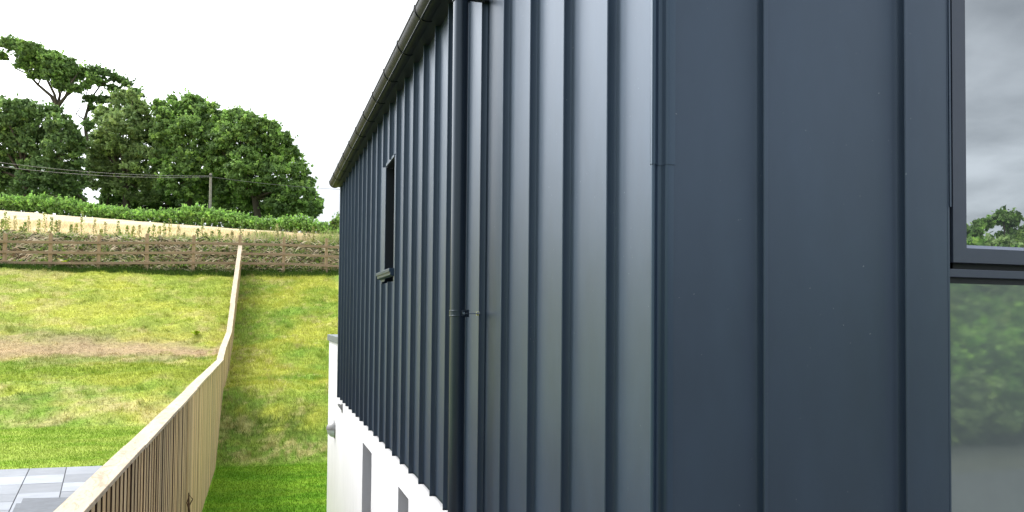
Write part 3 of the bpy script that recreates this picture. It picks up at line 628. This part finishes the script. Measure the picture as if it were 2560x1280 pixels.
# ------------------------------------------------------------------ trees, hedge, poles
PALS = {'mid': [(.055,.105,.022),(.085,.155,.03),(.035,.075,.018),(.12,.19,.04)], 'dark': [(.045,.09,.022),(.06,.115,.028),(.03,.065,.018),(.09,.15,.035)],
        'bright': [(.10,.18,.03),(.14,.23,.035),(.07,.14,.025),(.05,.10,.02)], 'sage': [(.075,.115,.035),(.10,.15,.045),(.05,.09,.025),(.13,.18,.05)]}
def crown(blobs, n, size, pal, seed, sub=26, sr=.30, hollow=.5, flat=.65, bias=.25, shoots=9, slen=1.5):
    n = int(n*1.55); sub = int(sub*2.6); sr *= .72; size = size*.74
    r = np.random.default_rng(seed); vol = np.array([b[1][0]*b[1][2] for b in blobs]); w_ = vol/vol.sum(); Ps = []; Cs = []
    pal = np.array(pal)*2.75 + np.array([.065,.055,.045])
    for (c, rad), k in zip(blobs, w_):
        c = np.array(c); rad = np.array(rad); m_ = max(8, int(sub)); d = r.normal(0,1,(m_,3)); d[:,2] += bias; d /= np.linalg.norm(d,axis=1)[:,None]
        cen = c + d*rad*r.uniform(hollow, 1.0, (m_,1)); sc_ = r.uniform(.6,1.35,m_)*sr*rad.mean(); q = int(n*k/m_)+1
        cc = pal[r.choice(len(pal), m_, p=[.4,.25,.25,.1])]*r.uniform(.8,1.2,(m_,1))
        dv = r.normal(0,1,(m_,q,3)); dv /= np.linalg.norm(dv,axis=2)[:,:,None]; rr_ = np.minimum(np.abs(r.normal(0,.62,(m_,q,1))), 1.5)
        P = cen[:,None,:] + dv*rr_*sc_[:,None,None]*np.array([1,1,flat]); Ps.append(P.reshape(-1,3)); Cs.append(np.repeat(cc,q,0)*r.uniform(.75,1.3,(m_*q,1)))
        if shoots:      # leafy shoots that reach past the outline, mostly upward
            ms = max(4, int(shoots*(.4+rad[0]*rad[2]/4))); d = r.normal(0,1,(ms,3)); d[:,2] = np.abs(d[:,2])+.1; d /= np.linalg.norm(d,axis=1)[:,None]
            L_ = r.uniform(.35,1.0,(ms,1,1))*slen; t = r.random((ms,16,1)); dr = d + np.array([.15,0,.55]); dr /= np.linalg.norm(dr,axis=1)[:,None]
            P = (c+d*rad*1.0)[:,None,:] + dr[:,None,:]*L_*(t-.5) + r.normal(0,1,(ms,16,3))*.08*slen*(1.15-t)
            Ps.append(P.reshape(-1,3)); Cs.append(np.repeat(pal[r.choice(len(pal), ms)]*1.15, 16, 0)*r.uniform(.8,1.3,(ms*16,1)))
    P = np.concatenate(Ps); C = np.concatenate(Cs)
    return leafquads(P, size, r, .0), np.repeat(C, 4, 0)
def px_blobs(lst, z, jz=.8, seed=0):
    r = np.random.default_rng(seed); o_ = []
    for b in lst:
        x, y, rx = b[:3]; ry = b[3] if len(b) > 3 else rx; zz2 = z + r.uniform(-jz, jz)
        c = at(x, y, zz2); k = zz2/F; o_.append(((c.x,c.y,c.z), (rx*k, (rx+ry)*.5*k*.8, ry*k)))
    return o_
def tree(name, label, lst, z, n, size, pal, seed, base_px, limbs=True, trunk_r=.3, sub=26, sr=.30, extra=None, group='trees beyond the field hedge', hollow=.5, flat=.65, cat='tree', jz=2.0):
    bl = px_blobs(lst, z, jz, seed); b = at(base_px[0], base_px[1], z); gz_2 = float(height([b.x],[b.y])[0]); b.z = min(b.z, gz_2)
    t_ = empty(name, (b.x, b.y, gz_2), label, cat, group)
    mb = MB(); r = np.random.default_rng(seed)
    if extra: 
        for pts, rads in extra: mb.tube([at(x,y,z+dz) for x,y,dz in pts], rads, 7)
    else:
        top = Vector(bl[0][0]); fork = Vector((b.x+(top.x-b.x)*.3, b.y, b.z+(max(c[0][2] for c in bl)-b.z)*.35))
        mb.tube([Vector((b.x,b.y,gz_2-.3)), fork], [trunk_r, trunk_r*.8], 8)
        for c, rad in bl:
            e = Vector(c); mid = fork.lerp(e, .5)+Vector((r.normal(0,.3), r.normal(0,.3), .4)); mb.tube([fork, mid, e], [trunk_r*.5, trunk_r*.3, .05], 6)
    mb.build('trunk', MAT['bark'], t_, smooth=60)
    V, C = crown(bl, n, size, pal, seed, sub, sr, hollow, flat)
    np_mesh('crown', V, np.arange(len(V)).reshape(-1,4), MAT['leaf'], t_, C)
    return t_
# tall wind-swept tree: its bare forking limbs show below a slanting crown
ex = [([(150,430,0),(148,330,0),(143,268,0)], [.45,.36,.3]), ([(143,268,0),(128,240,.5),(95,212,1),(70,185,1),(52,160,1),(35,135,0)], [.26,.2,.16,.13,.1,.05]),
      ([(143,268,0),(136,235,-1),(118,200,-1),(105,165,0),(98,130,0)], [.2,.16,.13,.1,.05]), ([(143,268,0),(150,238,1),(140,200,1),(150,165,0)], [.2,.15,.12,.05]),
      ([(143,268,0),(165,240,-1),(180,205,-1),(200,175,0)], [.24,.18,.14,.05]), ([(165,240,-1),(190,222,0),(215,200,1),(250,190,0)], [.16,.13,.1,.04]),
      ([(70,185,1),(40,172,1),(15,140,0)], [.1,.08,.03]), ([(95,212,1),(105,190,0),(85,150,0)], [.1,.08,.04]), ([(118,200,-1),(135,180,0),(130,145,0)], [.1,.07,.04]),
      ([(180,205,-1),(170,180,0),(172,150,0)], [.1,.07,.04]), ([(190,222,0),(215,220,0),(240,215,0)], [.1,.07,.04]), ([(150,238,1),(160,215,0),(165,190,0)], [.1,.07,.04])]
tree('windswept_tree', 'tall wind-swept tree with bare forking limbs, standing above the others at far left',
     [(20,108,22,14),(45,118,30,22),(75,125,32,22),(105,140,34,24),(140,155,36,26),(175,172,34,26),(205,188,30,22),(60,150,26,16),(95,170,28,16),(130,190,26,16),(165,205,22,14),(8,140,14,12),(215,215,16,12),(120,165,28,24),(55,165,22,10),(90,188,24,12),(190,222,24,12),(235,200,20,14),(150,215,22,12),(12,112,16,20),(85,140,36,26),(160,180,34,26)], 97, 34000, .20, PALS['mid'], 1, (150,470), sub=20, sr=.42, extra=ex, jz=1.5, hollow=.3, flat=.6)
ex = [([(228,470,0),(220,380,0),(212,300,0),(225,250,0)], [.3,.26,.2,.12]), ([(212,300,0),(190,285,0),(205,262,0)], [.1,.08,.04]), ([(225,250,0),(250,215,0),(290,195,0)], [.12,.09,.04]), ([(225,250,0),(215,235,0),(228,205,0)], [.1,.07,.04])]
tree('windswept_tree', 'thin wind-swept crown just right of the tall forking tree, sky showing through it',
     [(240,178,20,13),(265,185,24,15),(295,198,22,14),(318,210,14,9),(250,205,20,11),(285,222,20,11),(225,248,20,12),(255,250,24,14),(290,245,18,12),(235,272,14,9),(335,228,16,10),(350,240,12,8),(222,315,15,20),(214,365,15,24),(224,410,17,22),(212,450,16,22)], 99, 13000, .20, PALS['dark'], 2, (228,470), sub=16, sr=.42, extra=ex, jz=1.2, hollow=.3)
tree('broadleaf_tree', 'broad dark green tree filling the left edge behind the hedge',
     [(10,290,50,48),(-30,330,60),(60,285,42,42),(100,300,40,42),(150,320,40,38),(20,350,55),(90,370,60),(160,385,48,60),(30,430,60,52),(110,445,62,50),(175,455,42,44),(-40,430,60),(190,360,24,34),(140,275,18,12)], 84, 46000, .22, PALS['dark'], 3, (80,500), sub=40, trunk_r=.4)
tree('broadleaf_tree', 'tall pale-topped tree just right of the gap with sky in the left group',
     [(310,262,38,36),(345,285,34,34),(270,300,38,38),(300,330,52,50),(360,340,46,50),(250,370,34,44),(300,400,60),(365,410,52),(270,450,44,42),(340,470,60,42),(395,360,30,60),(240,410,22,34),(330,240,14,14)], 86, 46000, .22, PALS['sage'], 4, (320,510), sub=40, trunk_r=.4)
tree('broadleaf_tree', 'rounded bright green tree in the middle of the group, left of the utility pole',
     [(485,262,32,28),(450,290,36,34),(520,290,38,36),(420,330,40,44),(480,340,50,50),(540,340,44,46),(430,400,48,52),(500,410,58,52),(450,460,54,48),(530,470,56,46),(400,270,22,22),(410,290,24,24),(560,300,24,24),(430,250,12,12)], 85, 50000, .22, PALS['mid'], 5, (470,520), sub=42, trunk_r=.4)
tree('broadleaf_tree', 'wind-shaped dark tree whose crown slopes down at the right end of the group',
     [(585,300,34,30),(625,312,36,34),(665,330,38,34),(700,360,34,36),(728,400,30,36),(748,435,26,30),(768,465,22,24),(600,350,50,48),(660,385,54,52),(700,440,50,50),(620,430,60,56),(560,420,50,60),(740,490,44,36),(780,505,26,26),(580,490,56,44),(650,495,60,42),(710,515,54,28),(792,520,16,20),(600,285,20,14),(555,380,40,60)], 83, 66000, .21, PALS['mid'], 6, (660,540), sub=40, trunk_r=.4)
# fallback darkness inside the group is real foliage: an understorey behind the hedge
tree('understorey_tree', 'low dark trees filling the shade under the group behind the hedge',
     [(x, 500+.035*x, 34, 26) for x in range(-40, 800, 45) if not 205 < x < 250]+[(x, 455+.03*x, 34, 30) for x in range(-20, 760, 60) if not 195 < x < 260], 92, 30000, .28, PALS['dark'], 8, (400,520), sub=20, sr=.5, cat='trees')
tree('bush', 'small green bush at the right end of the hedge beside the house', [(838,560,14,12),(850,552,12,12),(832,572,12,8)], 62, 3500, .14, PALS['mid'], 9, (842,585), sub=12, trunk_r=.06, group=None, cat='bush', jz=.4)
# field hedge
hp = [(-60,514,74.6),(0,516,74.6),(50,520,74),(100,524,73.4),(160,528,72.6),(230,535,71.5),(300,543,70),(370,552,68.8),(440,558,67.6),(500,564,66.6),(560,572,65.8),(620,578,65),(690,583,64),(760,586,63),(810,590,62.4),(860,592,61.8)]
tpx = {0:487,60:488,100:485,130:490,175:492,205:505,240:508,290:513,330:522,400:523,452:522,465:511,500:514,530:519,560:524,590:530,640:543,690:547,735:537,765:540,790:552,815:560,860:572}
hb = []; r = np.random.default_rng(12); kx, ky = list(tpx), list(tpx.values())
for x in np.arange(-55, 862, 7.):
    z = float(np.interp(x, [p[0] for p in hp], [p[2] for p in hp])); yb = float(np.interp(x, [p[0] for p in hp], [p[1] for p in hp]))+5; yt = float(np.interp(x, kx, ky))+r.uniform(-3.5, 4)
    k = z/F; c = at(x, (yb+yt)/2+1, z+.4); gb2 = float(height([c.x],[c.y])[0])-.15; tz = at(x, yt+2, z+.4).z; hb.append(((c.x,c.y,(tz+gb2)/2), (.5, 1.0, (tz-gb2)/2)))
c = at(400, 560, 68.8); hd = empty('field_hedge', (c.x,c.y,float(height([c.x],[c.y])[0])), 'clipped green hedge running along the top of the golden field', 'hedge')
V, C = crown(hb, 52000, .11, [(.07,.14,.025),(.10,.19,.035),(.05,.10,.02),(.13,.22,.04)], 13, sub=14, sr=.42, hollow=.55, bias=.3, shoots=6, slen=.7)
np_mesh('foliage', V, np.arange(len(V)).reshape(-1,4), MAT['leaf'], hd, C)
mb = MB()
for (c, rad) in hb[::2]: mb.tube([(c[0],c[1],float(height([c[0]],[c[1]])[0])-.1),(c[0]+.1,c[1],c[2])], [.07,.04], 5)
mb.build('stems', MAT['bark'], hd)['kind'] = 'stuff'
# utility pole and its wires
pb = at(527, 433, 70.5); pg = float(height([pb.x],[pb.y])[0])
up_ = empty('utility_pole', (pb.x, pb.y, pg), 'weathered wooden utility pole standing in the hedge in front of the trees', 'utility pole')
mb = MB(); mb.tube([(pb.x,pb.y,pg-.5),(pb.x,pb.y,pb.z)], [.125,.10], 14); mb.build('pole', MAT['pole'], up_, smooth=40)
mb = MB(); q = at(527, 440, 70.4); mb.box(q.x-.14,q.x+.14,q.y-.16,q.y-.08,q.z-.05,q.z+.05); mb.build('insulator', MAT['dark'], up_, bevel=.01)
def wire(a, b, sag, lab, rad=.017):
    pts = [a.lerp(b, t/24) - Vector((0,0,sag*4*(t/24)*(1-t/24))) for t in range(25)]; mb = MB(); mb.tube(pts, rad, 5); tag(mb.build('overhead_wire', MAT['wire'], smooth=60), lab, 'wire', 'overhead wires on the utility pole')
wire(at(527,439.5,70.4), at(-420,330,58), .9, 'upper overhead wire running left from the utility pole')
wire(at(527,442,70.4), at(-420,344,58), .95, 'lower overhead wire running left from the utility pole')
wire(at(527,442,70.4), at(1150,474,76), .55, 'single overhead wire running right from the utility pole to behind the house')
# trees and scrub across the road behind the camera (they show in the window glass)
def gtree(name, label, x, y, hgt, wid, n, size, pal, seed, trunk=.2, gap=.45, group='scrub trees across the road', nb=9):
    g = float(height([x],[y])[0]); r = np.random.default_rng(seed); bl = []
    for k in range(nb):
        a = r.uniform(0,6.28); q = r.uniform(0,.62); zc_ = g+hgt*r.uniform(gap, .9); s_ = wid*r.uniform(.3,.5); bl.append(((x+wid*q*math.cos(a), y+wid*q*math.sin(a), zc_), (s_, s_, s_*.8)))
    t_ = empty(name, (x,y,g), label, 'tree', group); mb = MB(); fk = Vector((x,y,g+hgt*gap*.8)); mb.tube([(x,y,g-.3), fk], [trunk, trunk*.7], 7)
    for c, rad in bl: mb.tube([fk, c], [trunk*.5, .04], 5)
    mb.build('trunk', MAT['bark'], t_); V, C = crown(bl, n, size, pal, seed, 14, .42, .3, .7, shoots=3, slen=.6); np_mesh('crown', V, np.arange(len(V)).reshape(-1,4), MAT['leaf'], t_, C)
r = np.random.default_rng(44)
spots = []
for q_ in range(13):
    Yq = -12.2-1.45*q_; t0 = .96*(3.5-Yq); t1 = 1.42*(3.5-Yq); k = 0
    while t0+k*1.45 < t1: spots.append((t0+k*1.45+(.7 if q_ % 2 else 0), Yq)); k += 1
spots += [(-24+2.6*k, -14-3.0*(k % 4)) for k in range(10)]
for i, (x, y) in enumerate(spots):
    x += r.uniform(-.3,.3); y += r.uniform(-.4,.4)
    gtree('scrub_bush', 'bushy green scrub on the bank across the road', x, y, r.uniform(1.7,2.7), r.uniform(1.5,2.3), 1200, .17, PALS[['mid','sage','bright'][i*7 % 3]], 300+i, .05, .12, nb=7)
for i, (x, y, hg, wd) in enumerate(((36.4,-30,3.5,1.3),(38.9,-30.2,4.3,1.4),(41.5,-31,3.2,1.4),(34.2,-30.5,2.4,1.4),(43.5,-31,3.6,1.6))):
    gtree('roadside_tree', 'airy tree on top of the bank across the road', x, y, hg, wd, 5000, .15, PALS['mid'], 400+i, .13, .4, 'taller trees across the road')
